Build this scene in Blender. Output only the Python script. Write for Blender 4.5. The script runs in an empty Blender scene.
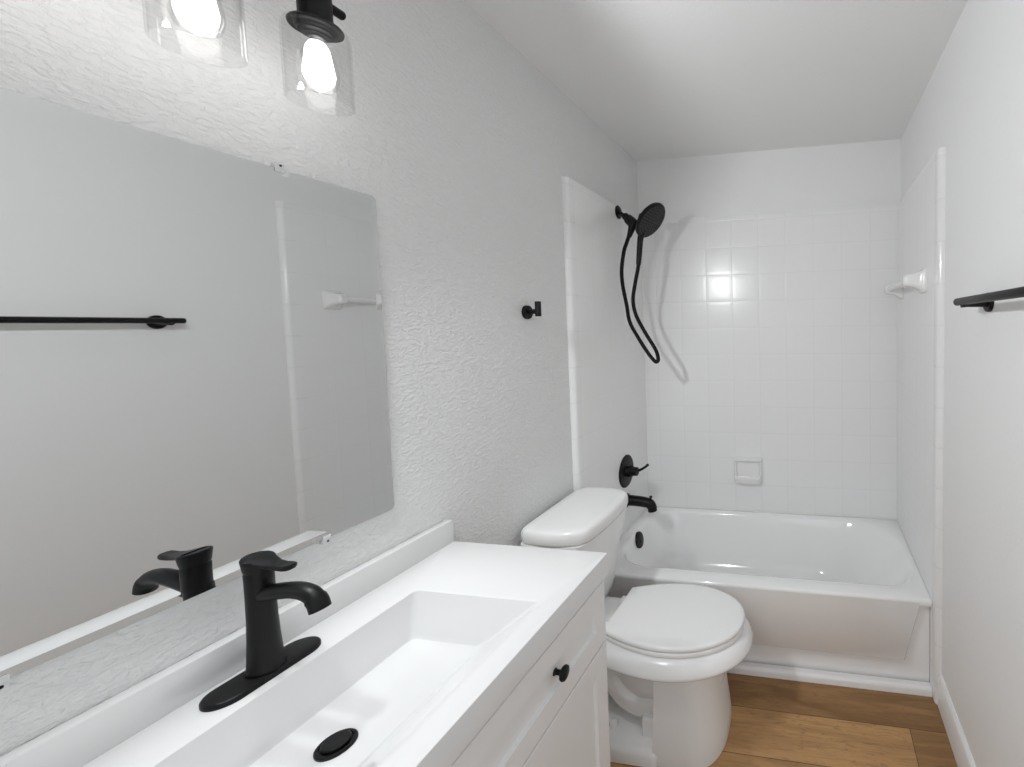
import bpy, bmesh, math
from mathutils import Vector, Matrix, Euler

SC = bpy.context.scene
COL = SC.collection
PI = math.pi

# ------------------------------------------------------------------ camera
cam_d = bpy.data.cameras.new('camera')
cam = bpy.data.objects.new('camera', cam_d)
COL.objects.link(cam)
SC.camera = cam
FPX, PPX, PPY = 427.627, 229.134, -35.426
cam_d.sensor_fit = 'HORIZONTAL'
cam_d.sensor_width = 36.0
cam_d.lens = 36.0 * FPX / 1024.0
cam_d.shift_x = -PPX / 1024.0
cam_d.shift_y = PPY / 1024.0
cam_d.clip_start = 0.01
cam.matrix_world = (Matrix.Translation((1.00921, 0.0, 1.46353))
                    @ Matrix.Rotation(0.1649, 4, 'Z')
                    @ Matrix.Rotation(PI / 2 - 0.05274, 4, 'X')
                    @ Matrix.Rotation(-0.01714, 4, 'Z'))

# ------------------------------------------------------------------ world (the lit hall beyond the doorway)
world = bpy.data.worlds.new('world')
SC.world = world
world.use_nodes = True
wbg = world.node_tree.nodes['Background']
wbg.inputs['Color'].default_value = (.95, .98, 1.02, 1)
HALL = 1.05               # brightness of the hall
_wt = world.node_tree
_tc = _wt.nodes.new('ShaderNodeTexCoord')
_sp = _wt.nodes.new('ShaderNodeSeparateXYZ')
_mr = _wt.nodes.new('ShaderNodeMapRange')
_mr.interpolation_type = 'SMOOTHSTEP'
_mr.inputs['From Min'].default_value = -.45
_mr.inputs['From Max'].default_value = .30
_mr.inputs['To Min'].default_value = .25 * HALL      # hall floor
_mr.inputs['To Max'].default_value = 1.35 * HALL     # hall walls and ceiling
_wt.links.new(_tc.outputs['Generated'], _sp.inputs[0])
_wt.links.new(_sp.outputs['Z'], _mr.inputs['Value'])
_wt.links.new(_mr.outputs[0], wbg.inputs['Strength'])
FILAMENT = 7.0
ROOM_SPOT = 0.92           # strength of the spot added under each bulb to fill the room           # emission of the glowing bulb cores

SC.view_settings.view_transform = 'Standard'
SC.view_settings.look = 'None'
SC.view_settings.gamma = 1.0
SC.view_settings.use_curve_mapping = False
SC.view_settings.exposure = 0.0
SC.cycles.max_bounces = 16
SC.cycles.diffuse_bounces = 10
SC.cycles.glossy_bounces = 6
SC.cycles.transmission_bounces = 8
SC.cycles.transparent_max_bounces = 16
SC.cycles.sample_clamp_indirect = 6.0

# doorway portal: helps the sampler find the hall light
DOOR = (0.58, 1.36, 2.03)       # x0, x1, height
WY = -0.32                      # inner face of the wall behind the camera
pl = bpy.data.lights.new('doorway_portal', 'AREA')
pl.shape = 'RECTANGLE'
pl.size = DOOR[1] - DOOR[0]
pl.size_y = DOOR[2]
pl.cycles.is_portal = True
po = bpy.data.objects.new('doorway_portal', pl)
COL.objects.link(po)
po.location = ((DOOR[0] + DOOR[1]) / 2, WY - 0.11, DOOR[2] / 2)
po.rotation_euler = (PI / 2, 0, 0)     # -Z turned to +Y

# ------------------------------------------------------------------ room numbers (metres)
W = 1.485          # left wall x=0, right wall x=W
YB = 2.43865       # back wall
H = 2.4395
HT = 2.088         # top of tiling
TT = 0.0227        # tile build-up
YTL, YTR = 1.6467, 1.6583
YTUB, ZTUB = 1.7066, 0.381
X0G, Z0G, SG = 0.10466, 2.05897, 0.15213
Y0G = YTL + 0.0461


# ------------------------------------------------------------------ node helpers
def mat(name, color=(.8, .8, .8), rough=.5, metal=0.0, spec=.5, coat=0.0, coat_rough=.05):
    m = bpy.data.materials.new(name)
    m.use_nodes = True
    b = m.node_tree.nodes['Principled BSDF']
    c = color if len(color) == 4 else (*color, 1)
    b.inputs['Base Color'].default_value = c
    b.inputs['Roughness'].default_value = rough
    b.inputs['Metallic'].default_value = metal
    b.inputs['Specular IOR Level'].default_value = spec
    b.inputs['Coat Weight'].default_value = coat
    b.inputs['Coat Roughness'].default_value = coat_rough
    return m


class NT:
    def __init__(self, m):
        self.t = m.node_tree
        self.b = self.t.nodes['Principled BSDF']

    def n(self, kind, **kw):
        nd = self.t.nodes.new(kind)
        for k, v in kw.items():
            setattr(nd, k, v)
        return nd

    def ln(self, a, b):
        self.t.links.new(a, b)

    def math(self, op, a, b=None, c=None):
        nd = self.n('ShaderNodeMath', operation=op)
        for i, v in enumerate((a, b, c)):
            if v is None:
                continue
            if isinstance(v, (int, float)):
                nd.inputs[i].default_value = v
            else:
                self.ln(v, nd.inputs[i])
        return nd.outputs[0]

    def ramp(self, v, a, b, ta=0.0, tb=1.0, kind='SMOOTHSTEP'):
        nd = self.n('ShaderNodeMapRange', interpolation_type=kind)
        nd.inputs['From Min'].default_value = a
        nd.inputs['From Max'].default_value = b
        nd.inputs['To Min'].default_value = ta
        nd.inputs['To Max'].default_value = tb
        self.ln(v, nd.inputs['Value'])
        return nd.outputs[0]

    def noise(self, vec, scale, detail=2.0, rough=.5, dist=0.0):
        nd = self.n('ShaderNodeTexNoise')
        nd.inputs['Scale'].default_value = scale
        nd.inputs['Detail'].default_value = detail
        nd.inputs['Roughness'].default_value = rough
        nd.inputs['Distortion'].default_value = dist
        self.ln(vec, nd.inputs['Vector'])
        return nd.outputs['Fac']

    def coords(self):
        tc = self.n('ShaderNodeTexCoord')
        return tc.outputs['Object']

    def mapping(self, vec, scale=(1, 1, 1), loc=(0, 0, 0)):
        nd = self.n('ShaderNodeMapping')
        nd.inputs['Scale'].default_value = scale
        nd.inputs['Location'].default_value = loc
        self.ln(vec, nd.inputs['Vector'])
        return nd.outputs[0]

    def bump(self, height, strength, distance, normal=None):
        nd = self.n('ShaderNodeBump')
        nd.inputs['Strength'].default_value = strength
        nd.inputs['Distance'].default_value = distance
        self.ln(height, nd.inputs['Height'])
        if normal is not None:
            self.ln(normal, nd.inputs['Normal'])
        return nd.outputs[0]

    def normal(self, out):
        self.ln(out, self.b.inputs['Normal'])

    def mix(self, fac, a, b):
        nd = self.n('ShaderNodeMix', data_type='RGBA')
        if isinstance(fac, (int, float)):
            nd.inputs['Factor'].default_value = fac
        else:
            self.ln(fac, nd.inputs['Factor'])
        for sock, v in ((nd.inputs[6], a), (nd.inputs[7], b)):
            if isinstance(v, tuple):
                sock.default_value = (*v, 1) if len(v) == 3 else v
            else:
                self.ln(v, sock)
        return nd.outputs[2]


def paint(name, color, scale, stretch, strength, dist):
    """rolled / knocked-down wall paint"""
    m = mat(name, color, .55, spec=.35)
    t = NT(m)
    v = t.mapping(t.coords(), stretch)
    a = t.noise(v, scale, 3.0, .55, .6)
    b = t.noise(v, scale * 2.6, 2.0, .5, .3)
    h = t.math('ADD', t.ramp(a, .40, .66), t.math('MULTIPLY', b, .35))
    t.normal(t.bump(h, strength, dist))
    return m


M = {}
M['wall_tex'] = paint('wall_paint_knockdown', (.77, .77, .77), 80, (1, .75, 1.5), .6, .0026)
M['wall'] = paint('wall_paint', (.84, .84, .84), 62, (1, 1, 1), .10, .0015)
M['ceiling'] = paint('ceiling_paint', (.83, .83, .83), 60, (1, 1, 1), .12, .0015)
M['trim'] = mat('gloss_trim_paint', (.87, .87, .87), .28)
M['porcelain'] = mat('porcelain', (.85, .85, .845), .20, coat=0)
M['lidplastic'] = mat('seat_plastic', (.86, .86, .855), .22)
M['enamel'] = mat('tub_enamel', (.90, .90, .90), .12, coat=.5)
M['cultured'] = mat('cultured_marble', (.755, .755, .755), .16, coat=.3)
M['cabinet'] = mat('cabinet_paint', (.80, .80, .80), .38)
M['gap'] = mat('dark_gap', (.10, .10, .10), .8)
M['black'] = mat('matte_black_metal', (.005, .005, .0055), .42, spec=.25)
M['blackdull'] = mat('black_rubber', (.006, .006, .006), .6, spec=.2)
M['mirror'] = mat('silvered_glass', (.745, .75, .75), .012, metal=1.0)
M['mirror_edge'] = mat('glass_edge', (.32, .34, .33), .15)
M['chrome'] = mat('chrome', (.7, .7, .7), .15, metal=1.0)


def thin_glass(name, tint=(.97, .97, .97), rough=.02, mult=1.0):
    """thin clear glass: straight see-through plus fresnel reflections"""
    m = bpy.data.materials.new(name)
    m.use_nodes = True
    nt = m.node_tree
    nt.nodes.clear()
    out = nt.nodes.new('ShaderNodeOutputMaterial')
    mx = nt.nodes.new('ShaderNodeMixShader')
    tr = nt.nodes.new('ShaderNodeBsdfTransparent')
    gl = nt.nodes.new('ShaderNodeBsdfGlossy')
    lw = nt.nodes.new('ShaderNodeLayerWeight')
    lw.inputs['Blend'].default_value = .5
    fr = nt.nodes.new('ShaderNodeMath')
    fr.operation = 'POWER'
    fr.inputs[1].default_value = 4.0
    nt.links.new(lw.outputs['Facing'], fr.inputs[0])
    ad = nt.nodes.new('ShaderNodeMath')
    ad.operation = 'MULTIPLY_ADD'
    ad.inputs[1].default_value = .55
    ad.inputs[2].default_value = .04
    nt.links.new(fr.outputs[0], ad.inputs[0])
    mu = nt.nodes.new('ShaderNodeMath')
    mu.operation = 'MULTIPLY'
    mu.inputs[1].default_value = mult
    tr.inputs['Color'].default_value = (*tint, 1)
    gl.inputs['Roughness'].default_value = rough
    nt.links.new(ad.outputs[0], mu.inputs[0])
    nt.links.new(mu.outputs[0], mx.inputs[0])
    nt.links.new(tr.outputs[0], mx.inputs[1])
    nt.links.new(gl.outputs[0], mx.inputs[2])
    nt.links.new(mx.outputs[0], out.inputs['Surface'])
    return m


M['glass'] = thin_glass('clear_glass', mult=.6)
M['bulbglass'] = thin_glass('bulb_glass', (.98, .98, .98))
M['clip'] = mat('clear_plastic', (.92, .92, .92), .12)
M['clip'].node_tree.nodes['Principled BSDF'].inputs['Transmission Weight'].default_value = .35


def emis(name, color, strength):
    m = bpy.data.materials.new(name)
    m.use_nodes = True
    b = m.node_tree.nodes['Principled BSDF']
    b.inputs['Base Color'].default_value = (*color, 1)
    b.inputs['Emission Color'].default_value = (*color, 1)
    b.inputs['Emission Strength'].default_value = strength
    return m


M['filament'] = emis('glowing_filament', (1, .985, .96), FILAMENT)


def tile_mat(name, axis, origin, relief=.28, grout=.79):
    """square glazed wall tiles with tight white grout"""
    m = mat(name, (.85, .85, .85), .24, coat=0)
    t = NT(m)
    sep = t.n('ShaderNodeSeparateXYZ')
    t.ln(t.coords(), sep.inputs[0])

    def edge(sock, o):
        u = t.math('DIVIDE', t.math('SUBTRACT', sock, o), SG)
        fr = t.math('FRACT', u)
        return t.math('MULTIPLY', t.math('MINIMUM', fr, t.math('SUBTRACT', 1.0, fr)), SG), t.math('FLOOR', u)
    ex, ix = edge(sep.outputs[axis], origin)
    ez, iz = edge(sep.outputs[2], Z0G - 20 * SG)
    d = t.math('MINIMUM', ex, ez)
    groove = t.ramp(d, .0006, .0030)
    # the edge of every tile rolls off softly
    pillow = t.math('MULTIPLY', t.ramp(ex, .0, .020), t.ramp(ez, .0, .020))
    h = t.math('ADD', t.math('MULTIPLY', groove, .55), t.math('MULTIPLY', pillow, .45))
    slow = t.noise(t.coords(), 6.0, 1.0)
    h = t.math('ADD', h, t.math('MULTIPLY', slow, .9))
    t.normal(t.bump(h, relief, .0014))
    col = t.mix(groove, (grout, grout, grout), (.85, .85, .85))
    t.ln(col, t.b.inputs['Base Color'])
    return m


M['tile_back'] = tile_mat('tile_back', 0, X0G - SG, .42, .81)
M['tile_side'] = tile_mat('tile_side', 1, Y0G - SG, .22, .83)


def bullnose_mat():
    m = mat('bullnose_tile', (.86, .86, .86), .13, coat=.4)
    t = NT(m)
    sep = t.n('ShaderNodeSeparateXYZ')
    t.ln(t.coords(), sep.inputs[0])
    u = t.math('DIVIDE', t.math('SUBTRACT', sep.outputs[2], Z0G - 20 * SG), SG)
    fr = t.math('FRACT', u)
    d = t.math('MULTIPLY', t.math('MINIMUM', fr, t.math('SUBTRACT', 1.0, fr)), SG)
    g = t.ramp(d, .0006, .0028)
    t.normal(t.bump(g, .5, .0016))
    t.ln(t.mix(g, (.80, .80, .80), (.86, .86, .86)), t.b.inputs['Base Color'])
    return m


M['bullnose'] = bullnose_mat()


def floor_mat():
    m = mat('oak_plank_vinyl', (.3, .17, .08), .42, spec=.4)
    t = NT(m)
    co = t.coords()
    sep = t.n('ShaderNodeSeparateXYZ')
    t.ln(co, sep.inputs[0])
    PW, PL, Y0 = .18, 1.22, 1.365
    v = t.math('DIVIDE', t.math('SUBTRACT', sep.outputs[1], Y0), PW)
    row = t.math('FLOOR', v)
    off = t.math('FRACT', t.math('MULTIPLY', row, .85))
    u = t.math('ADD', t.math('DIVIDE', t.math('SUBTRACT', sep.outputs[0], 1.345), PL), off)
    colx = t.math('FLOOR', u)
    comb = t.n('ShaderNodeCombineXYZ')
    t.ln(row, comb.inputs[0])
    t.ln(colx, comb.inputs[1])
    wn = t.n('ShaderNodeTexWhiteNoise', noise_dimensions='3D')
    comb.inputs[2].default_value = 7.0
    t.ln(comb.outputs[0], wn.inputs['Vector'])
    tone = t.math('MULTIPLY_ADD', t.math('SINE', t.math('ADD', t.math('MULTIPLY', row, 0.42), t.math('MULTIPLY_ADD', colx, 2.71, 3.6))), .5, .5)
    # grain: stretched noise, shifted per plank
    shift = t.n('ShaderNodeVectorMath', operation='MULTIPLY_ADD')
    t.ln(wn.outputs['Color'], shift.inputs[0])
    shift.inputs[1].default_value = (9, 9, 9)
    t.ln(co, shift.inputs[2])
    g1 = t.noise(t.mapping(shift.outputs[0], (1.6, 11, 1)), 1.6, 4.0, .55, 1.2)
    g2 = t.noise(t.mapping(shift.outputs[0], (2.5, 60, 1)), 2.4, 4.0, .6, .3)
    g3 = t.noise(t.mapping(shift.outputs[0], (5, 16, 1)), 3.0, 2.0, .5, 2.0)
    fac = t.math('ADD', t.math('MULTIPLY', t.ramp(g1, .32, .68), .36), t.math('MULTIPLY', tone, .64))
    c = t.mix(fac, (.20, .104, .040), (.56, .325, .140))
    c = t.mix(t.math('MULTIPLY', t.ramp(g2, .48, .72), .38), c, (.19, .100, .044))
    c = t.mix(t.math('MULTIPLY', t.ramp(g3, .56, .74), .5), c, (.20, .105, .045))
    # seams
    fv = t.math('FRACT', v)
    fu = t.math('FRACT', u)
    dv = t.math('MULTIPLY', t.math('MINIMUM', fv, t.math('SUBTRACT', 1.0, fv)), PW)
    du = t.math('MULTIPLY', t.math('MINIMUM', fu, t.math('SUBTRACT', 1.0, fu)), PL)
    seam = t.ramp(t.math('MINIMUM', dv, du), .0004, .0016)
    c = t.mix(seam, (.07, .038, .018), c)
    t.ln(c, t.b.inputs['Base Color'])
    hh = t.math('ADD', t.math('MULTIPLY', g2, .4), seam)
    t.normal(t.bump(hh, .25, .0008))
    return m


M['floor'] = floor_mat()

# ------------------------------------------------------------------ mesh helpers
def new():
    return bmesh.new()


def box(bm, mn, mx, bev=0.0, seg=2):
    b = bmesh.new()
    bmesh.ops.create_cube(b, size=1.0)
    for v in b.verts:
        v.co = Vector([mn[i] + (v.co[i] + .5) * (mx[i] - mn[i]) for i in range(3)])
    if bev > 0:
        bmesh.ops.bevel(b, geom=b.edges[:], offset=bev, segments=seg, affect='EDGES', profile=.5)
    merge(bm, b)


def merge(bm, b):
    me = bpy.data.meshes.new('tmp')
    b.to_mesh(me)
    b.free()
    bm.from_mesh(me)
    bpy.data.meshes.remove(me)


def loft(bm, rings, cap0=True, cap1=True, closed=True):
    vs = [[bm.verts.new(p) for p in r] for r in rings]
    n = len(vs[0])
    for a, b in zip(vs, vs[1:]):
        for i in range(n if closed else n - 1):
            j = (i + 1) % n
            bm.faces.new((a[i], a[j], b[j], b[i]))
    if cap0:
        bm.faces.new(list(reversed(vs[0])))
    if cap1:
        bm.faces.new(vs[-1])
    return vs


def frame(d):
    d = Vector(d).normalized()
    up = Vector((0, 0, 1)) if abs(d.z) < .95 else Vector((0, 1, 0))
    a = d.cross(up).normalized()
    return d, a, a.cross(d).normalized()


def catmull(pts, n=8, closed=False):
    P = [Vector(p) for p in pts]
    out = []
    m = len(P)
    rng = range(m if closed else m - 1)
    for i in rng:
        if closed:
            p0, p1, p2, p3 = P[(i - 1) % m], P[i], P[(i + 1) % m], P[(i + 2) % m]
        else:
            p0 = P[i - 1] if i > 0 else P[0] * 2 - P[1]
            p1, p2 = P[i], P[i + 1]
            p3 = P[i + 2] if i + 2 < m else P[-1] * 2 - P[-2]
        for k in range(n):
            t = k / n
            out.append(.5 * ((2 * p1) + (p2 - p0) * t + (2 * p0 - 5 * p1 + 4 * p2 - p3) * t * t
                             + (3 * p1 - p0 - 3 * p2 + p3) * t ** 3))
    if not closed:
        out.append(P[-1])
    return out


def tube(bm, path, rad, n=16, caps=True):
    P = [Vector(p) for p in path]
    R = rad if isinstance(rad, (list, tuple)) else [rad] * len(P)
    rings = []
    d, a, b = frame(P[1] - P[0])
    for i, p in enumerate(P):
        if i == 0:
            nd = (P[1] - P[0]).normalized()
        elif i == len(P) - 1:
            nd = (P[-1] - P[-2]).normalized()
        else:
            nd = ((P[i + 1] - P[i]).normalized() + (P[i] - P[i - 1]).normalized()).normalized()
        q = d.rotation_difference(nd)
        a = (q @ a).normalized()
        d = nd
        b = d.cross(a)
        rr = R[i] if isinstance(R[i], (list, tuple)) else (R[i], R[i])
        rings.append([p + a * rr[0] * math.cos(2 * PI * k / n) + b * rr[1] * math.sin(2 * PI * k / n) for k in range(n)])
    loft(bm, rings, caps, caps)


def lathe(bm, base, axis, prof, n=32, cap0=True, cap1=True):
    """prof: list of (distance along axis, radius)"""
    base = Vector(base)
    d, a, b = frame(axis)
    rings = [[base + d * h + (a * math.cos(2 * PI * k / n) + b * math.sin(2 * PI * k / n)) * max(r, 1e-5)
              for k in range(n)] for h, r in prof]
    loft(bm, rings, cap0, cap1)


def finish(bm, name, m, sharp=35, bevel=0.0, origin=None, subsurf=0):
    bmesh.ops.remove_doubles(bm, verts=bm.verts, dist=1e-6)
    bmesh.ops.recalc_face_normals(bm, faces=bm.faces)
    if origin is not None:
        bmesh.ops.translate(bm, verts=bm.verts, vec=-Vector(origin))
    me = bpy.data.meshes.new(name)
    bm.to_mesh(me)
    bm.free()
    mm = m if isinstance(m, (list, tuple)) else [m]
    for x in mm:
        me.materials.append(x)
    for p in me.polygons:
        p.use_smooth = True
    me.set_sharp_from_angle(angle=math.radians(sharp))
    o = bpy.data.objects.new(name, me)
    COL.objects.link(o)
    if bevel:
        bv = o.modifiers.new('bevel', 'BEVEL')
        bv.width = bevel
        bv.segments = 3
        bv.limit_method = 'ANGLE'
        bv.angle_limit = math.radians(40)
        bv.harden_normals = False
    if subsurf:
        s = o.modifiers.new('smooth', 'SUBSURF')
        s.levels = s.render_levels = subsurf
    return o


ROOT = {}


def thing(name, label, cat, loc, group=None):
    o = bpy.data.objects.new(name, None)
    o.empty_display_size = .05
    COL.objects.link(o)
    o.location = loc
    o['label'] = label
    o['category'] = cat
    if group:
        o['group'] = group
    ROOT[o.name] = Vector(loc)
    return o


def part(name, bm, m, parent, label=None, **kw):
    root = parent
    while root.parent:
        root = root.parent
    o = finish(bm, name, m, origin=ROOT[root.name], **kw)
    o.parent = parent
    if label:
        o['label'] = label
    return o


def solo(name, bm, m, label, cat, origin, group=None, **kw):
    o = finish(bm, name, m, origin=origin, **kw)
    o.location = origin
    o['label'] = label
    o['category'] = cat
    if group:
        o['group'] = group
    return o


def struct(name, bm, m, label=None, **kw):
    o = finish(bm, name, m, **kw)
    o['kind'] = 'structure'
    if label:
        o['label'] = label
        o['category'] = name.split('_')[0]
    return o


def sbox(name, mn, mx, m, bev=0.0, label=None):
    bm = new()
    box(bm, mn, mx, bev)
    return struct(name, bm, m, label)


# ------------------------------------------------------------------ the room shell
T = .12
sbox('floor', (-T, WY - T, -.06), (W + T, YB + T, 0), M['floor'], label='brown oak plank floor')
sbox('ceiling', (-T, WY - T, H), (W + T, YB + T, H + .08), M['ceiling'], label='plain grey white ceiling')
sbox('wall_left', (-T, WY - T, 0), (0, YB + T, H), M['wall_tex'], label='textured grey wall behind the mirror')
sbox('wall_right', (W, WY - T, 0), (W + T, YB + T, H), M['wall'], label='plain grey wall carrying the black towel bar')
sbox('wall_back', (0, YB, 0), (W, YB + T, H), M['wall'], label='grey wall above the tiling at the far end')
bm = new()
box(bm, (0, WY - T, 0), (DOOR[0], WY, H))
box(bm, (DOOR[1], WY - T, 0), (W, WY, H))
box(bm, (DOOR[0], WY - T, DOOR[2]), (DOOR[1], WY, H))
struct('wall_front', bm, M['wall'], label='wall with the open doorway opposite the tub')

# tiling round the tub
sbox('wall_tiled_back', (TT, YB - TT, .30), (W - TT, YB, HT), M['tile_back'], 0,
     label='white square tiles on the far wall over the tub')
BN = .052
sbox('wall_tiled_left', (0, YTL + BN, 0), (TT, YB, HT), M['tile_side'], 0,
     label='white square tiles beside the shower head')
sbox('wall_tiled_right', (W - TT, YTR + BN, 0), (W, YB, HT), M['tile_side'], 0,
     label='white square tiles beside the ceramic towel bar')


def bullnose(name, x0, x1, y0, y1, z0, side, label):
    """rounded-edge tile strip; side=+1: tile face looks to +x"""
    bm = new()
    r = TT * .8
    prof = []
    fx = x1 if side > 0 else x0
    wx = x0 if side > 0 else x1
    prof.append((wx, y0))
    for k in range(9):
        a = k / 8 * PI / 2
        prof.append((fx - side * r * (1 - math.sin(a)), y0 + r * (1 - math.cos(a))))
    prof.append((fx, y1))
    prof.append((wx, y1))
    loft(bm, [[(p[0], p[1], z) for p in prof] for z in (z0, HT - .002)])
    return struct(name, bm, M['bullnose'], label)


bullnose('trim_1', 0, TT, YTL, YTL + BN, .0, 1, 'white bullnose tile edge left of the tub')
bullnose('trim_2', W - TT, W, YTR, YTR + BN, .0, -1, 'white bullnose tile edge right of the tub')
# white strip along the foot of the tub
bm = new()
prof = [(YTUB + .018, 0), (YTUB - .012, 0), (YTUB - .012, .020), (YTUB - .009, .028), (YTUB - .002, .033), (YTUB + .018, .033)]
loft(bm, [[(x, a, b) for a, b in prof] for x in (TT + .001, W - TT - .001)])
struct('trim_3', bm, M['trim'], 'white strip along the foot of the tub')


def baseboard(name, x0, x1, y0, y1, side, label):
    bm = new()
    f = x1 if side > 0 else x0
    w = x0 if side > 0 else x1
    prof = [(w, 0), (f, 0), (f, .112), (f - side * .004, .122), (w + side * .004, .128), (w, .128)]
    loft(bm, [[(a, y, b) for a, b in prof] for y in (y0, y1)])
    return struct(name, bm, M['trim'], label)


baseboard('baseboard_right', W - .014, W, WY, YTR - .001, -1, 'white baseboard under the black towel bar')
baseboard('baseboard_left', 0, .014, 1.03, YTL - .001, 1, 'white baseboard behind the toilet')

# ------------------------------------------------------------------ bathtub
tub = thing('bathtub', 'white alcove bathtub with a panelled apron along the far wall', 'bathtub', (W / 2, (YTUB + YB) / 2, 0))
TX0, TX1, TY0, TY1 = TT + .0004, W - TT - .0004, YTUB, YB - TT - .0008


def rrect(x0, x1, y0, y1, r, z, n=10):
    """rounded rectangle; r = one radius or four (x0y0, x1y0, x1y1, x0y1)"""
    if not isinstance(r, (list, tuple)):
        r = [r] * 4
    out = []
    for (cx, cy, a0, rr) in ((x0 + r[0], y0 + r[0], PI, r[0]), (x1 - r[1], y0 + r[1], 1.5 * PI, r[1]),
                             (x1 - r[2], y1 - r[2], 0, r[2]), (x0 + r[3], y1 - r[3], .5 * PI, r[3])):
        for k in range(n + 1):
            a = a0 + k / n * PI / 2
            out.append(Vector((cx + rr * math.cos(a), cy + rr * math.sin(a), z)))
    return out


bm = new()
ap = .030                        # lower apron lies back this far
R_ = []
R_.append(rrect(TX0, TX1, TY0 + ap, TY1, .004, .0))
R_.append(rrect(TX0, TX1, TY0 + ap, TY1, .004, ZTUB - .045))
R_.append(rrect(TX0, TX1, TY0 + .004, TY1, .004, ZTUB - .030))
R_.append(rrect(TX0, TX1, TY0, TY1, .004, ZTUB - .020))
R_.append(rrect(TX0, TX1, TY0, TY1, .004, ZTUB - .008))
R_.append(rrect(TX0, TX1, TY0 + .0025, TY1, .005, ZTUB - .0025))
R_.append(rrect(TX0 + .002, TX1 - .002, TY0 + .008, TY1 - .002, .006, ZTUB))
IX0, IX1, IY0, IY1 = .085, 1.436, TY0 + .085, TY1 - .035
rc = (.17, .14, .30, .17)
R_.append(rrect(IX0 - .012, IX1 + .012, IY0 - .012, IY1 + .012, [q + .012 for q in rc], ZTUB + .001))
R_.append(rrect(IX0, IX1, IY0, IY1, rc, ZTUB - .004))
R_.append(rrect(IX0 + .006, IX1 - .016, IY0 + .006, IY1 - .006, rc, ZTUB - .016))
R_.append(rrect(IX0 + .016, IX1 - .065, IY0 + .016, IY1 - .014, rc, ZTUB - .07))
R_.append(rrect(IX0 + .035, IX1 - .145, IY0 + .032, IY1 - .028, rc, ZTUB - .16))
R_.append(rrect(IX0 + .055, IX1 - .19, IY0 + .05, IY1 - .042, (.15, .2, .24, .15), ZTUB - .24))
R_.append(rrect(IX0 + .08, IX1 - .235, IY0 + .07, IY1 - .058, (.13, .17, .2, .13), ZTUB - .285))
R_.append(rrect(IX0 + .12, IX1 - .29, IY0 + .10, IY1 - .09, (.1, .13, .16, .1), ZTUB - .307))
R_.append(rrect(IX0 + .18, IX1 - .36, IY0 + .15, IY1 - .14, .06, ZTUB - .311))
loft(bm, R_, False, True)
part('tub_body', bm, M['enamel'], tub, sharp=50)
# raised apron panel with canted ends
bm = new()
px = [(TX0 + .02, ZTUB - .012), (1.424, ZTUB - .012), (1.364, .122), (.10, .122)]
cx = sum(p[0] for p in px) / 4
cz = sum(p[1] for p in px) / 4
back = [(x, TY0 + ap + .003, z) for x, z in px]
mid = [(x + (-.002 if x > cx else .002), TY0 + .006, z + (.002 if z < cz else 0)) for x, z in px]
front = [(x + (-.008 if x > cx else .008), TY0 - .0004, z + (.008 if z < cz else 0)) for x, z in px]
loft(bm, [back, mid, front], False, True)
part('apron_panel', bm, M['enamel'], tub, sharp=60)
# overflow cover
bm = new()
ov = Vector((.0965, 2.085, .340))
lathe(bm, ov, (1, 0, .22), [(-.012, .040), (.004, .042), (.008, .040), (.010, .034), (.0102, .0)], 32, True, False)
lathe(bm, ov + Vector((.0085, 0, -.004)), (1, 0, .22), [(0, .010), (.005, .009), (.006, .0)], 16, True, False)
part('overflow_cover', bm, M['black'], tub, 'round black overflow cover')

# ------------------------------------------------------------------ tub spout, valve, shower
sp = thing('tub_spout', 'matte black tub spout on the tiled wall above the tub rim', 'faucet', (TT, 2.110, .535))
bm = new()
lathe(bm, (TT, 2.110, .540), (1, 0, 0), [(0, .037), (.006, .036), (.010, .030)], 28, True, True)
path = catmull([(TT + .008, 2.11, .541), (.07, 2.11, .540), (.12, 2.11, .536), (.152, 2.11, .528), (.165, 2.11, .508), (.167, 2.11, .490)], 6)
rad = [.028 + (.024 - .028) * i / (len(path) - 1) for i in range(len(path))]
rad[0] = .030
tube(bm, path, rad, 22)
part('spout_body', bm, M['black'], sp, sharp=40)
bm = new()
lathe(bm, (.157, 2.11, .546), (.12, 0, 1), [(0, .005), (.014, .004), (.016, .008), (.022, .0085), (.024, .006)], 16)
part('diverter_knob', bm, M['black'], sp)

va = thing('shower_valve', 'matte black round shower valve with lever on the left tiles', 'shower valve', (TT, 2.113, .698))
bm = new()
lathe(bm, (TT, 2.113, .698), (1, 0, 0), [(0, .086), (.004, .086), (.007, .083), (.0085, .078), (.009, .0)], 48, True, False)
part('escutcheon', bm, M['black'], va)
bm = new()
lathe(bm, (TT + .008, 2.113, .698), (1, 0, 0), [(0, .030), (.028, .029), (.030, .0235), (.056, .0225), (.059, .020), (.0595, 0)], 32, True, False)
part('hub', bm, M['black'], va)
bm = new()
tube(bm, catmull([(.072, 2.113, .700), (.100, 2.112, .706), (.125, 2.111, .720), (.146, 2.110, .735)], 6), .0068, 14)
lathe(bm, (.1445, 2.110, .7345), (.8, 0, .55), [(-.004, .0068), (.004, .0078), (.008, .006), (.009, 0)], 14, True, False)
part('lever', bm, M['black'], va)

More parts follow.
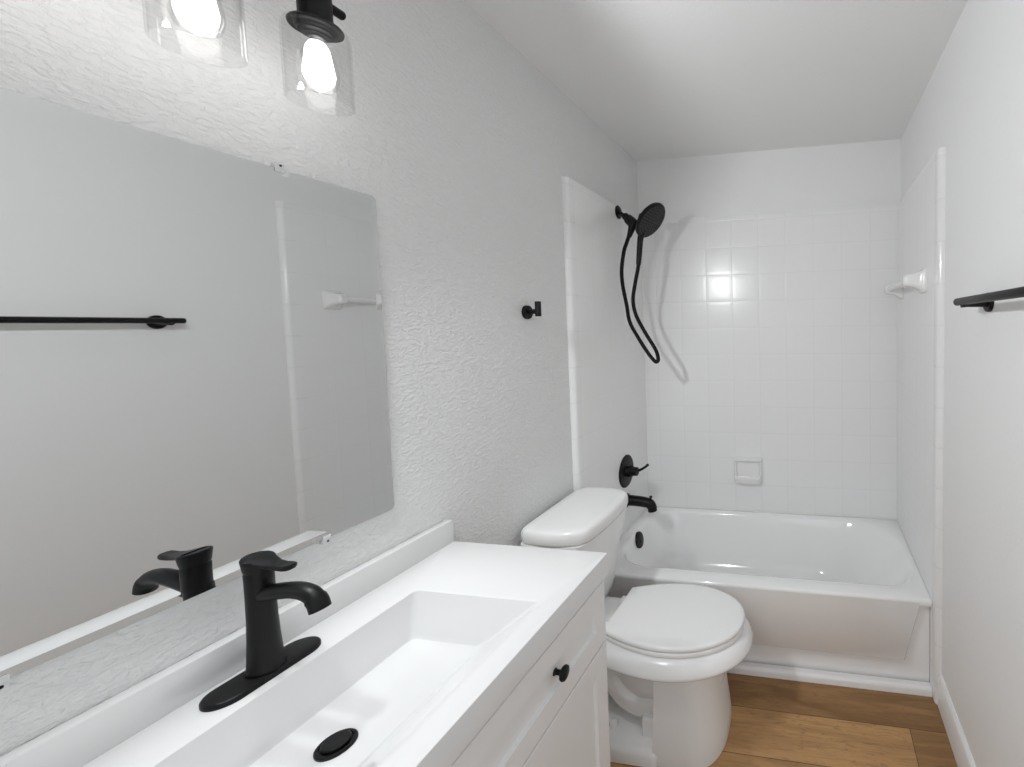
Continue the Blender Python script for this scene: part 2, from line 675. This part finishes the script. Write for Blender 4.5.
sh = thing('handheld_shower', 'matte black handheld shower head with looping hose on the left tiles', 'shower head', (TT, 2.117, 2.062))
SY = 2.117
bm = new()
lathe(bm, (TT, SY, 2.060), (1, 0, 0), [(0, .034), (.004, .034), (.010, .026), (.014, .016)], 32)
part('wall_flange', bm, M['black'], sh)
SY = 2.045                       # the arm swings a little towards the room
bm = new()
tube(bm, catmull([(TT + .008, 2.115, 2.057), (.050, 2.095, 2.044), (.085, 2.070, 2.020), (.110, 2.052, 1.998)], 5), .0110, 16)
part('shower_arm', bm, M['black'], sh)
bm = new()
lathe(bm, (.078, 2.074, 2.028), (.70, -.30, -.60), [(0, .014), (.004, .019), (.028, .020), (.032, .025), (.062, .027), (.088, .024), (.096, .017)], 24)
tube(bm, [(.138, SY, 1.985), (.127, SY, 1.960), (.119, SY, 1.938), (.110, SY, 1.915)], [.020, .018, .0145, .0115], 18)
part('diverter_holder', bm, M['black'], sh)
# spray head: a tilted disc
hn = Vector((.775, -.10, -.625)).normalized()
hc = Vector((.232, SY - .004, 1.986))
bm = new()
lathe(bm, hc - hn * .022, hn, [(-.012, .030), (-.006, .052), (.002, .080), (.008, .094), (.014, .097), (.022, .096), (.026, .091), (.0265, 0)], 48, True, False)
tube(bm, [hc - hn * .052 + Vector((-.020, 0, -.008)), hc - hn * .02], [.019, .028], 18)
head = part('spray_head', bm, M['black'], sh)
bm = new()
d_, a_, b_ = frame(hn)
for rr, cnt in ((.0, 1), (.018, 8), (.034, 14), (.050, 20), (.066, 26), (.080, 32)):
    for k in range(cnt):
        a = 2 * PI * k / cnt
        c = hc + hn * .0042 + a_ * rr * math.cos(a) + b_ * rr * math.sin(a)
        lathe(bm, c, hn, [(0, .0030), (.0025, .0026), (.003, .0014)], 6)
part('spray_nozzles', bm, mat('nozzle_rubber', (.05, .05, .05), .5), head)
bm = new()
hp = catmull([(.188, SY, 1.950), (.174, SY - .002, 1.915), (.168, SY - .002, 1.88), (.162, SY, 1.83), (.158, SY, 1.795), (.156, SY, 1.775)], 5)
tube(bm, hp, [.0165 - .0048 * i / (len(hp) - 1) for i in range(len(hp))], 20)
part('handle', bm, M['black'], sh)
bm = new()
hose = [(.112, SY, 1.925), (.097, SY + .002, 1.890), (.0790, SY + .004, 1.845), (.0630, SY + .006, 1.755), (.0650, SY + .008, 1.678),
        (.083, SY + .008, 1.577), (.097, SY + .008, 1.491), (.142, SY + .005, 1.409), (.192, SY + .002, 1.333),
        (.2260, SY, 1.293), (.2400, SY - .001, 1.290), (.2460, SY - .001, 1.304), (.2340, SY - .002, 1.350),
        (.180, SY - .002, 1.439), (.136, SY - .002, 1.525), (.1215, SY, 1.600), (.134, SY, 1.676), (.150, SY, 1.745), (.157, SY, 1.782)]
tube(bm, catmull(hose, 6), .0095, 14)
part('hose', bm, M['blackdull'], sh)

# ------------------------------------------------------------------ soap dish on the back tiles
bm = new()
yb = YB - TT
x0, x1, z0, z1 = .556, .718, .552, .702
box(bm, (x0 + .008, yb - .006, z0 + .008), (x1 - .008, yb + .002, z1 - .008))
outer = lambda y, e, r: [Vector((p.x, y, p.y)) for p in rrect(x0 + e, x1 - e, z0 + e, z1 - e, r, 0, 6)]
loft(bm, [outer(yb + .001, 0, .016), outer(yb - .010, .0, .016), outer(yb - .018, .005, .014), outer(yb - .018, .012, .012),
          outer(yb - .010, .017, .010), outer(yb - .004, .017, .010)], False, False)
# the tray: a lip that bulges out at the foot, with a dished top
def tray(z, out, e):
    n = 18
    pts = []
    for k in range(n + 1):
        a = PI * k / n
        cxm = (x0 + x1) / 2
        hw = (x1 - x0) / 2 - e
        ca, sa = math.cos(a), math.sin(a)
        pts.append(Vector((cxm + hw * math.copysign(abs(ca) ** .45, ca), yb - .004 - out * abs(sa) ** .45, z)))
    pts.append(Vector((x0 + e, yb, z)))
    pts.insert(0, Vector((x1 - e, yb, z)))
    return pts
def hood(y, za, zb):
    return [Vector((x0 + .002, y, za)), Vector((x1 - .002, y, za)), Vector((x1 - .002, y, zb)), Vector((x0 + .002, y, zb))]
loft(bm, [hood(yb - .004, z1 - .030, z1 - .002), hood(yb - .024, z1 - .022, z1 - .003), hood(yb - .030, z1 - .016, z1 - .006)], True, True)
loft(bm, [tray(z0 + .004, .018, .016), tray(z0 + .010, .046, .006), tray(z0 + .034, .058, .002), tray(z0 + .050, .060, .002),
          tray(z0 + .055, .057, .005), tray(z0 + .053, .050, .014), tray(z0 + .036, .040, .022)], True, True)
solo('soap_dish', bm, M['porcelain'], 'white ceramic soap dish set in the far tiled wall above the tub', 'soap dish',
     ((x0 + x1) / 2, yb, z0), sharp=45)

# ------------------------------------------------------------------ ceramic towel bar on the right tiles
xr = W - TT
cb = thing('ceramic_towel_bar', 'white ceramic towel bar on the right tiled wall above the tub', 'towel bar', (xr, 2.07, 1.63))
for yy in (1.852, 2.29):
    bm = new()
    rg = []
    for dx, hy, hz, dz, r in ((-.001, .044, .048, 0, .012), (.009, .044, .048, 0, .012), (.015, .039, .042, 0, .013), (.026, .033, .034, .002, .013),
                              (.044, .027, .028, .003, .013), (.062, .024, .025, .003, .013), (.076, .022, .023, .003, .012), (.084, .014, .016, .003, .010)):
        rg.append([Vector((xr - dx, p.x, p.y)) for p in rrect(yy - hy, yy + hy, 1.632 + dz - hz, 1.632 + dz + hz, r, 0, 5)])
    loft(bm, rg, False, True)
    part('bracket', bm, M['porcelain'], cb, sharp=60)
bm = new()
tube(bm, [(xr - .062, 1.855, 1.635), (xr - .062, 2.287, 1.635)], .0135, 18)
part('bar', bm, M['porcelain'], cb)

# ------------------------------------------------------------------ black towel bar on the right wall
tb = thing('towel_bar', 'matte black towel bar on the plain right wall', 'towel bar', (W, .97, 1.517))
bm = new()
lathe(bm, (1.412, .662, 1.519), (0, 1, 0), [(0, .0), (.001, .0095), (.003, .0105), (.628, .0105), (.630, .0095), (.631, 0)], 20, False, False)
part('bar', bm, M['black'], tb)
for yy in (.70, 1.255):
    bm = new()
    lathe(bm, (W, yy, 1.515), (-1, 0, 0), [(-.001, .026), (.008, .026), (.010, .025), (.0105, .013), (.060, .012), (.0725, .0135)], 24)
    part('post', bm, M['black'], tb)

# ------------------------------------------------------------------ robe hook on the left wall
hk = thing('robe_hook', 'small matte black robe hook on the left wall beside the tiling', 'hook', (0, 1.389, 1.525))
bm = new()
lathe(bm, (0, 1.389, 1.524), (1, 0, 0), [(-.001, .0245), (.009, .0245), (.011, .0235), (.0112, 0)], 32, True, False)
part('rosette', bm, M['black'], hk)
bm = new()
lathe(bm, (.010, 1.389, 1.526), (1, 0, 0), [(0, .0085), (.034, .0085)], 20)
part('stem', bm, M['black'], hk)
bm = new()
lathe(bm, (.048, 1.389, 1.508), (0, 0, 1), [(0, .0), (.0005, .0095), (.0015, .0105), (.0525, .0105), (.0535, .0095), (.054, 0)], 24, False, False)
part('peg', bm, M['black'], hk)

# ------------------------------------------------------------------ mirror and its clips
MY0, MY1, MZ0, MZ1 = .10, .8628, 1.0353, 1.7778
MT = .0062
bm = new()
def mring(x, e, rad):
    return [Vector((x, p.x, p.y)) for p in rrect(MY0 + e, MY1 - e, MZ0 + e, MZ1 - e, rad, 0, 6)]
BV = .0125                       # bevel width; the wedge of glass shifts what it mirrors
loft(bm, [mring(.0006, 0, .010), mring(MT + .0007, 0, .010), mring(MT, BV, .004)], True, True)
bm.faces.ensure_lookup_table()
for f in bm.faces:
    f.normal_update()
    f.material_index = 0 if f.calc_center_median().x > MT - 1e-4 else 1
solo('mirror', bm, [M['mirror'], M['mirror_edge']], 'large frameless rectangular mirror on the left wall above the vanity', 'mirror', (0, (MY0 + MY1) / 2, MZ0), sharp=1)


def clip(y, z, up, label):
    t = thing('mirror_clip', label, 'clip', (0, y, z), 'clear clips holding the mirror')
    s = 1 if up else -1
    bm = new()
    za, zb = sorted((z - s * .0065, z + s * .002))
    box(bm, (MT + .0011, y - .0075, za), (MT + .0031, y + .0075, zb), .0008)
    za, zb = sorted((z + s * .0006, z + s * .010))
    box(bm, (.0004, y - .0075, za), (MT + .0026, y + .0075, zb), .0008)
    part('clip_body', bm, M['clip'], t)
    bm = new()
    lathe(bm, (MT + .0026, y + .001, z + s * .006), (1, 0, 0), [(0, .0022), (.0008, .002), (.001, 0)], 12, True, False)
    part('screw', bm, M['blackdull'], t)
    return t


clip(.680, MZ1, True, 'clear mirror clip on the top edge of the mirror')
clip(.7155, MZ0, False, 'clear mirror clip under the mirror beyond the black faucet')
clip(.350, MZ0, False, 'clear mirror clip under the mirror at the left picture edge')

# ------------------------------------------------------------------ vanity light above the mirror
vl = thing('vanity_light', 'black vanity light with clear glass shades above the mirror', 'light', (0, .516, 2.085))
LX, LZ = .12, 2.063
bm = new()
box(bm, (.0002, .516 - .06, LZ - .045), (.020, .516 + .06, LZ + .075), .004)
part('wall_plate', bm, M['black'], vl)
bm = new()
tube(bm, [(.018, .516, LZ), (LX, .516, LZ)], .010, 16)
part('arm', bm, M['black'], vl)
bm = new()
lathe(bm, (LX, .302, LZ + .010), (0, 1, 0), [(0, 0), (.001, .007), (.003, .0085), (.420, .0085), (.422, .007), (.423, 0)], 18, False, False)
part('crossbar', bm, M['black'], vl)
for yy in (.357, .516, .675):
    bm = new()
    lathe(bm, (LX, yy, LZ + .022), (0, 0, -1), [(0, .018), (.003, .024), (.058, .024), (.060, .036), (.064, .0385), (.068, .0375), (.0685, .030), (.071, .029), (.073, .026), (.076, .025), (.078, .018), (.080, .0175), (.080, 0)], 36, True, False)
    so = part('lamp_socket', bm, M['black'], vl)
    bm = new()
    r = .0475
    zt, zb = LZ - .043, 1.884
    pr = [(zt, .0405), (zt - .001, .0425), (zt - .004, .0445), (zt - .009, .0465), (zt - .018, r), (zb + .002, r), (zb + .0005, r - .0006), (zb, r - .0015)]
    pin = [(zb + .0008, r - .0026), (zt - .018, r - .0028), (zt - .010, .0440), (zt - .005, .0420), (zt - .003, .0405)]
    lathe(bm, (LX, yy, 0), (0, 0, 1), pr + pin, 48, False, False)
    part('glass_shade', bm, M['glass'], vl, 'clear glass shade', sharp=50)
    bm = new()
    lathe(bm, (LX, yy, LZ - .057), (0, 0, -1), [(0, .0135), (.012, .0135), (.020, .016), (.040, .024), (.060, .0275), (.078, .027), (.092, .022), (.099, .012), (.101, 0)], 32, True, False)
    bu = part('bulb', bm, M['bulbglass'], vl, 'clear glass bulb')
    bm = new()
    lathe(bm, (LX, yy, LZ - .058), (0, 0, -1), [(.0, .011), (.012, .0115), (.0125, .006), (.016, .0055)], 20)
    part('screw_cap', bm, M['chrome'], bu)
    bm = new()
    lathe(bm, (LX, yy, LZ - .066), (0, 0, -1), [(.0, .006), (.006, .0125), (.014, .0165), (.058, .0225), (.070, .0205), (.080, .014), (.086, .006), (.087, 0)], 20, True, False)
    sl = bpy.data.lights.new('added_bulb_spot', 'SPOT')  # extra spot added below the core, aimed into the room to spare the wall
    sl.energy = ROOM_SPOT * 4 * PI
    sl.color = (.955, .985, 1.0)
    sl.spot_size = math.radians(172)
    sl.spot_blend = .35
    sl.shadow_soft_size = .03
    so_ = bpy.data.objects.new('added_bulb_spot', sl)
    COL.objects.link(so_)
    so_.location = (LX, yy, LZ - .182)
    so_.rotation_euler = Vector((.86, .17, -.31)).to_track_quat('-Z', 'Y').to_euler()
    part('glowing_core', bm, M['filament'], bu, 'glowing white core')

# ------------------------------------------------------------------ vanity cabinet
VY0, VY1 = .105, 1.001
VX = .4530
ZC = .8797               # counter top height
ZCB = .8245              # underside of the counter edge
vc = thing('vanity_cabinet', 'white shaker vanity cabinet with black knob under the sink top', 'cabinet', (.23, .555, 0))
bm = new()
box(bm, (.002, VY0, .095), (VX, VY0 + .016, ZCB - .001))
box(bm, (.002, VY1 - .016, .0), (VX, VY1, ZCB - .001))
box(bm, (.002, VY0, .0), (VX, VY0 + .016, .1))
box(bm, (.002, VY0 + .016, .095), (VX, VY1 - .016, .111))
box(bm, (.002, VY0 + .016, .111), (.012, VY1 - .016, ZCB - .001))
box(bm, (.39, VY0 + .016, .0), (.402, VY1 - .016, .095))
box(bm, (VX - .018, VY0 + .016, ZCB - .045), (VX, VY1 - .016, ZCB - .001))
box(bm, (VX - .018, VY0 + .016, .625), (VX, VY1 - .016, .665))
box(bm, (VX - .018, .545, .111), (VX, .565, ZCB - .045))
part('carcass', bm, M['cabinet'], vc)


def shaker(name, y0, y1, z0, z1, rail, lip, knob_ys, knob_z):
    """front panel with a sunk field"""
    bm = new()
    xb, xf, xs = VX + .001, VX + .020, VX + .012
    def rect(x, e):
        return [Vector((x, y0 + e, z0 + e)), Vector((x, y1 - e, z0 + e)), Vector((x, y1 - e, z1 - e)), Vector((x, y0 + e, z1 - e))]
    loft(bm, [rect(xb, 0), rect(xf - .0015, 0), rect(xf, .0015), rect(xf, rail), rect(xs, rail + lip)], True, True)
    o = part(name, bm, M['cabinet'], vc, sharp=20)
    for knob_y in knob_ys:
        bm = new()
        lathe(bm, (xs - .0005 if name == 'drawer' else xf - .0005, knob_y, knob_z), (1, 0, 0),
              [(0, .0075), (.002, .0072), (.004, .0055), (.014, .0055), (.017, .0085), (.019, .0140), (.022, .0155), (.026, .0145), (.028, .010), (.0285, 0)], 28, True, False)
        part('knob', bm, M['black'], o, 'matte black knob')
    return o


shaker('drawer', VY0 + .001, VY1 - .001, .6540, .8140, .050, .004, (.791, .318), .737)
shaker('door', .5575, VY1 - .001, .118, .6490, .055, .004, (.585,), .56)
shaker('door', VY0 + .001, .5525, .118, .6490, .055, .004, (.525,), .56)

# ------------------------------------------------------------------ sink top
st = thing('sink_top', 'white vanity top with moulded rectangular basin on the cabinet', 'sink', (.245, .555, ZC))
bm = new()
CY0, CY1, CXF = .098, 1.0110, .4800
SX0, SX1, SY0, SY1 = .120, .430, .305, .803
N = 5
rg = []
rg.append(rrect(.0015, CXF, CY0, CY1, .0015, ZCB, N))
rg.append(rrect(.0015, CXF, CY0, CY1, .0015, ZC - .003, N))
rg.append(rrect(.0020, CXF - .0008, CY0 + .0008, CY1 - .0008, .0015, ZC - .0008, N))
rg.append(rrect(.0035, CXF - .003, CY0 + .003, CY1 - .003, .0015, ZC, N))
rg.append(rrect(SX0 - .004, SX1 + .010, SY0 - .004, SY1 + .004, .014, ZC, N))
rg.append(rrect(SX0, SX1 - .001, SY0, SY1, .012, ZC - .0018, N))
rg.append(rrect(SX0 + .0010, SX1 - .012, SY0 + .002, SY1 - .0015, .010, ZC - .0085, N))
rg.append(rrect(SX0 + .006, SX1 - .118, SY0 + .022, SY1 - .019, .014, ZC - .090, N))
rg.append(rrect(SX0 + .009, SX1 - .128, SY0 + .026, SY1 - .023, .014, ZC - .0965, N))
rg.append(rrect(SX0 + .016, SX1 - .137, SY0 + .034, SY1 - .031, .014, ZC - .0995, N))
rg.append(rrect(.20, .24, .53, .58, .019, ZC - .104, N))
loft(bm, rg, False, True)
part('counter', bm, M['cultured'], st, sharp=28)
bm = new()
box(bm, (.0012, CY0, ZC - .0005), (.0245, 1.0100, .9405), .0020)
part('backsplash', bm, M['cultured'], st)
bm = new()
dc = (.221, .556, ZC - .1042)
lathe(bm, dc, (0, 0, 1), [(0, .0275), (.0035, .0275), (.005, .0262), (.0052, .0225), (.003, .0215), (.003, 0)], 40, True, False)
lathe(bm, (dc[0], dc[1], dc[2] + .002), (0, 0, 1), [(0, .0195), (.0060, .0195), (.0075, .018), (.0078, .012), (.0072, 0)], 36, True, False)
part('drain', bm, M['black'], st, 'black pop-up drain')

# ------------------------------------------------------------------ faucet
fc = thing('faucet', 'matte black single handle faucet standing behind the sink basin', 'faucet', (.0735, .5630, ZC))
FX, FY = .0735, .5630
bm = new()
def stadium(e, z):
    hw, hl = .0300 - e, .0775 - e
    return rrect(FX - hw, FX + hw, FY - hl, FY + hl, hw - .0002, z, 14)
loft(bm, [stadium(0, ZC + .0003), stadium(0, ZC + .0055), stadium(.0012, ZC + .0075), stadium(.004, ZC + .0088)], True, True)
part('deck_plate', bm, M['black'], fc, sharp=60)
bm = new()
lathe(bm, (FX + .002, FY, ZC + .008), (0, 0, 1), [(0, .0238), (.0015, .0244), (.006, .0244), (.008, .0232), (.025, .0219), (.055, .0201), (.09, .0188), (.13, .0182), (.160, .0182), (.172, .0184), (.1735, .0175), (.1755, .0175)], 36)
part('body', bm, M['black'], fc, sharp=50)
bm = new()
pth = catmull([(FX + .008, FY, ZC + .141), (FX + .045, FY, ZC + .149), (FX + .080, FY, ZC + .1535), (FX + .106, FY, ZC + .1495), (FX + .1195, FY, ZC + .138), (FX + .1245, FY, ZC + .1245)], 6)
n_ = len(pth)
tube(bm, pth, [(.0145 - .0015 * i / n_, .0125) if i < n_ * .7 else (.0150, .0130) for i in range(n_)], 22)
part('spout', bm, M['black'], fc, sharp=50)
# lever handle: a wedge collar that runs out into a flat tongue
bm = new()
def hring(z, tilt, w, L):
    pts = []
    n = 40
    for k in range(n):
        a = 2 * PI * k / n
        ca, sa = math.cos(a), math.sin(a)
        x = FX + .002 + w * ca
        y = FY + w * sa
        pts.append(Vector((x, y, z - tilt * (x - FX))))
    return pts
zh = ZC + .1840
loft(bm, [hring(zh - .001, .0, .0180, 0), hring(zh + .003, .02, .0190, 0), hring(zh + .015, .16, .0206, 0), hring(zh + .0190, .16, .0210, 0), hring(zh + .0208, .16, .0198, 0)])
ton = [(FX + .002, .0185, zh + .0182), (FX + .020, .0150, zh + .0142), (FX + .036, .0112, zh + .0105), (FX + .052, .0105, zh + .0088), (FX + .064, .0110, zh + .0090), (FX + .070, .0095, zh + .0094), (FX + .073, .0050, zh + .0094)]
rings = []
for x, hw, z in ton:
    h = .0042
    rings.append([Vector((x, FY + hw * cy, z + h * cz)) for cy, cz in ((-1, -.5), (-.8, -1), (.8, -1), (1, -.5), (1, .5), (.8, 1), (-.8, 1), (-1, .5))])
loft(bm, rings)
part('handle', bm, M['black'], fc, sharp=40)

# ------------------------------------------------------------------ toilet
TC = 1.443
to = thing('toilet', 'white two-piece toilet with closed lid between vanity and tub', 'toilet', (.40, TC, 0))


def seat_outline(e, z, xb=.292, n=22):
    """closed seat outline seen from above, e = offset outwards"""
    xw, xt = .515, .762 + e * .85
    half = []
    xs = xb - e * .6
    for k in range(n + 1):
        t = k / n
        if t < .38:
            u = t / .38
            x = xs + (xw - xs) * u
            w = (.174 + e) - (.174 - .120) * (1 - u) ** 1.9
        else:
            a = (t - .38) / .62 * PI / 2
            x = xw + (xt - xw) * math.sin(a)
            w = (.174 + e) * math.cos(a) ** .94 if a < PI / 2 - 1e-6 else 0.0
        half.append((x, w))
    pts = [Vector((x, TC - w, z)) for x, w in half]
    pts += [Vector((x, TC + w, z)) for x, w in reversed(half[:-1])]
    return pts


def ell(xc, xt, xb, hw, z, n=22, p=1.0, yb=None):
    """egg section: tip at xt, back at xb, centre xc"""
    pts = []
    m = 2 * n
    for k in range(m):
        a = 2 * PI * k / m
        ca, sa = math.cos(a), math.sin(a)
        L = (xt - xc) if ca > 0 else (xc - xb)
        pts.append(Vector((xc + L * math.copysign(abs(ca) ** p, ca), TC + hw * math.copysign(abs(sa) ** p, sa), z)))
    return pts


# bowl: rim, hull, front pedestal, trapway and foot in one casting
bm = new()
rr = [seat_outline(-.050, .322, .300), seat_outline(.018, .330, .268), seat_outline(.031, .336, .262), seat_outline(.0345, .342, .260), seat_outline(.034, .349, .260),
      seat_outline(.022, .368, .264), seat_outline(.008, .384, .268), seat_outline(-.006, .388, .275)]
loft(bm, rr, False, True)
loft(bm, [ell(.44, .60, .26, .05, .115), ell(.46, .67, .25, .085, .15), ell(.48, .69, .25, .112, .21), ell(.49, .690, .255, .128, .27), ell(.50, .720, .27, .150, .327)], True, True)
# front pedestal column, flat back edge
def column(z, hw, xt, xb=.450):
    pts = [Vector((xb, TC - hw, z)), Vector((xb, TC - hw * .5, z)), Vector((xb, TC, z)), Vector((xb, TC + hw * .5, z)), Vector((xb, TC + hw, z))]
    n = 22
    xm = .56
    for k in range(n + 1):
        a = PI / 2 - PI * k / n
        ca, sa = math.cos(a), math.sin(a)
        pts.append(Vector((xm + (xt - xm) * abs(ca) ** .72, TC + hw * math.copysign(abs(sa) ** .8, sa), z)))
    return pts
loft(bm, [column(.001, .162, .702, .472), column(.012, .163, .704, .472), column(.06, .160, .700, .472), column(.16, .154, .686, .475), column(.25, .152, .676, .478), column(.33, .150, .672, .480)], True, True)
# trapway
tw = catmull([(.47, TC, .150), (.400, TC, .128), (.345, TC, .150), (.290, TC, .205), (.230, TC, .205), (.195, TC, .140), (.190, TC, .08), (.190, TC, .02)], 5)
tube(bm, tw, [(.108, .060)] * len(tw), 24)
tube(bm, catmull([(.47, TC, .235), (.40, TC, .262), (.32, TC, .30), (.24, TC, .33)], 5), [(.085, .05)] * 16, 18)
# foot slab
def foot(e, z):
    return rrect(.105 + e, .50 - e, TC - .170 + e, TC + .170 - e, .035, z, 6)
loft(bm, [foot(0, .001), foot(0, .036), foot(.006, .046), foot(.02, .052)], True, True)
box(bm, (.415, TC - .120, .03), (.485, TC + .120, .125), .014, 3)
# deck under the tank
def deck(e, z):
    return rrect(.035 + e, .34 - e, TC - .115 + e, TC + .115 - e, .04, z, 6)
loft(bm, [deck(.035, .30), deck(.008, .335), deck(0, .36), deck(0, .378), deck(.006, .384)], True, True)
part('bowl', bm, M['porcelain'], to, sharp=50)
# seat ring and lid
bm = new()
loft(bm, [seat_outline(-.006, 0.3895), seat_outline(-.001, 0.3905), seat_outline(.001, 0.3950), seat_outline(.001, 0.4020), seat_outline(-.001, 0.4055), seat_outline(-.006, 0.4065)], True, True)
part('seat', bm, M['lidplastic'], to, sharp=50)
bm = new()
lr = [seat_outline(-.006, 0.4085, .290), seat_outline(0, 0.4100, .290), seat_outline(.002, 0.4140, .290), seat_outline(.0015, 0.4215, .290), seat_outline(-.003, 0.4255, .290), seat_outline(-.012, 0.4272, .290)]
c0 = Vector((.50, TC, 0))
for s, z in ((.75, 0.4290), (.45, 0.4305), (.15, 0.4310)):
    lr.append([Vector((c0.x + (p.x - c0.x) * s, TC + (p.y - TC) * s, z)) for p in lr[5]])
loft(bm, lr, True, True)
part('lid', bm, M['lidplastic'], to, sharp=50)
for s in (-1, 1):
    bm = new()
    yy = TC + s * .073
    box(bm, (.262, yy - .020, .383), (.296, yy + .020, .408), .006, 3)
    part('hinge', bm, M['lidplastic'], to)
# tank
def plan(half, z, k=6):
    """half: list of (x, half width) from the middle of the back to the middle of the front"""
    pts = [Vector((x, TC + .016 - w, z)) for x, w in half] + [Vector((x, TC + .016 + w, z)) for x, w in reversed(half[1:-1])]
    return catmull(pts, k, True)
def tank_ring(s, xb, xf, hw, z):
    d = xf - xb
    return plan([(xb, 0), (xb, hw * .6), (xb + .004, hw * .92), (xb + d * .16, hw), (xb + d * .55, hw * .985), (xb + d * .80, hw * .95), (xb + d * .93, hw * .80), (xf, 0)], z)
bm = new()
TD = .024
loft(bm, [tank_ring(0, TD + .014, .185, .160, .387), tank_ring(0, TD + .010, .196, .174, .395), tank_ring(0, TD + .008, .206, .180, .43), tank_ring(0, TD + .004, .232, .192, .58), tank_ring(0, TD, .271, .203, .738)], True, True)
part('tank', bm, M['porcelain'], to, sharp=50)
bm = new()
def lid_ring(e, z):
    xb = .022 + e
    h = [(xb, 0), (xb, .16 - e), (xb + .012, .188 - e), (.055, .200 - e), (.13, .2085 - e), (.200, .199 - e), (.250 - e * .7, .172 - e * .8), (.268 - e, .122), (.276 - e, 0)]
    return plan(h, z)
loft(bm, [lid_ring(.014, .7375), lid_ring(.004, .742), lid_ring(0, .749), lid_ring(0, .770), lid_ring(.002, .780), lid_ring(.006, .7865), lid_ring(.014, .7895), lid_ring(.035, .791)], True, True)
part('tank_lid', bm, M['porcelain'], to, sharp=60)
for s in (-1, 1):
    bm = new()
    lathe(bm, (.30, TC + s * .088, .045), (0, 0, 1), [(0, .017), (.008, .017), (.018, .013), (.022, .006), (.0225, 0)], 20, True, False)
    part('bolt_cap', bm, M['lidplastic'], to)
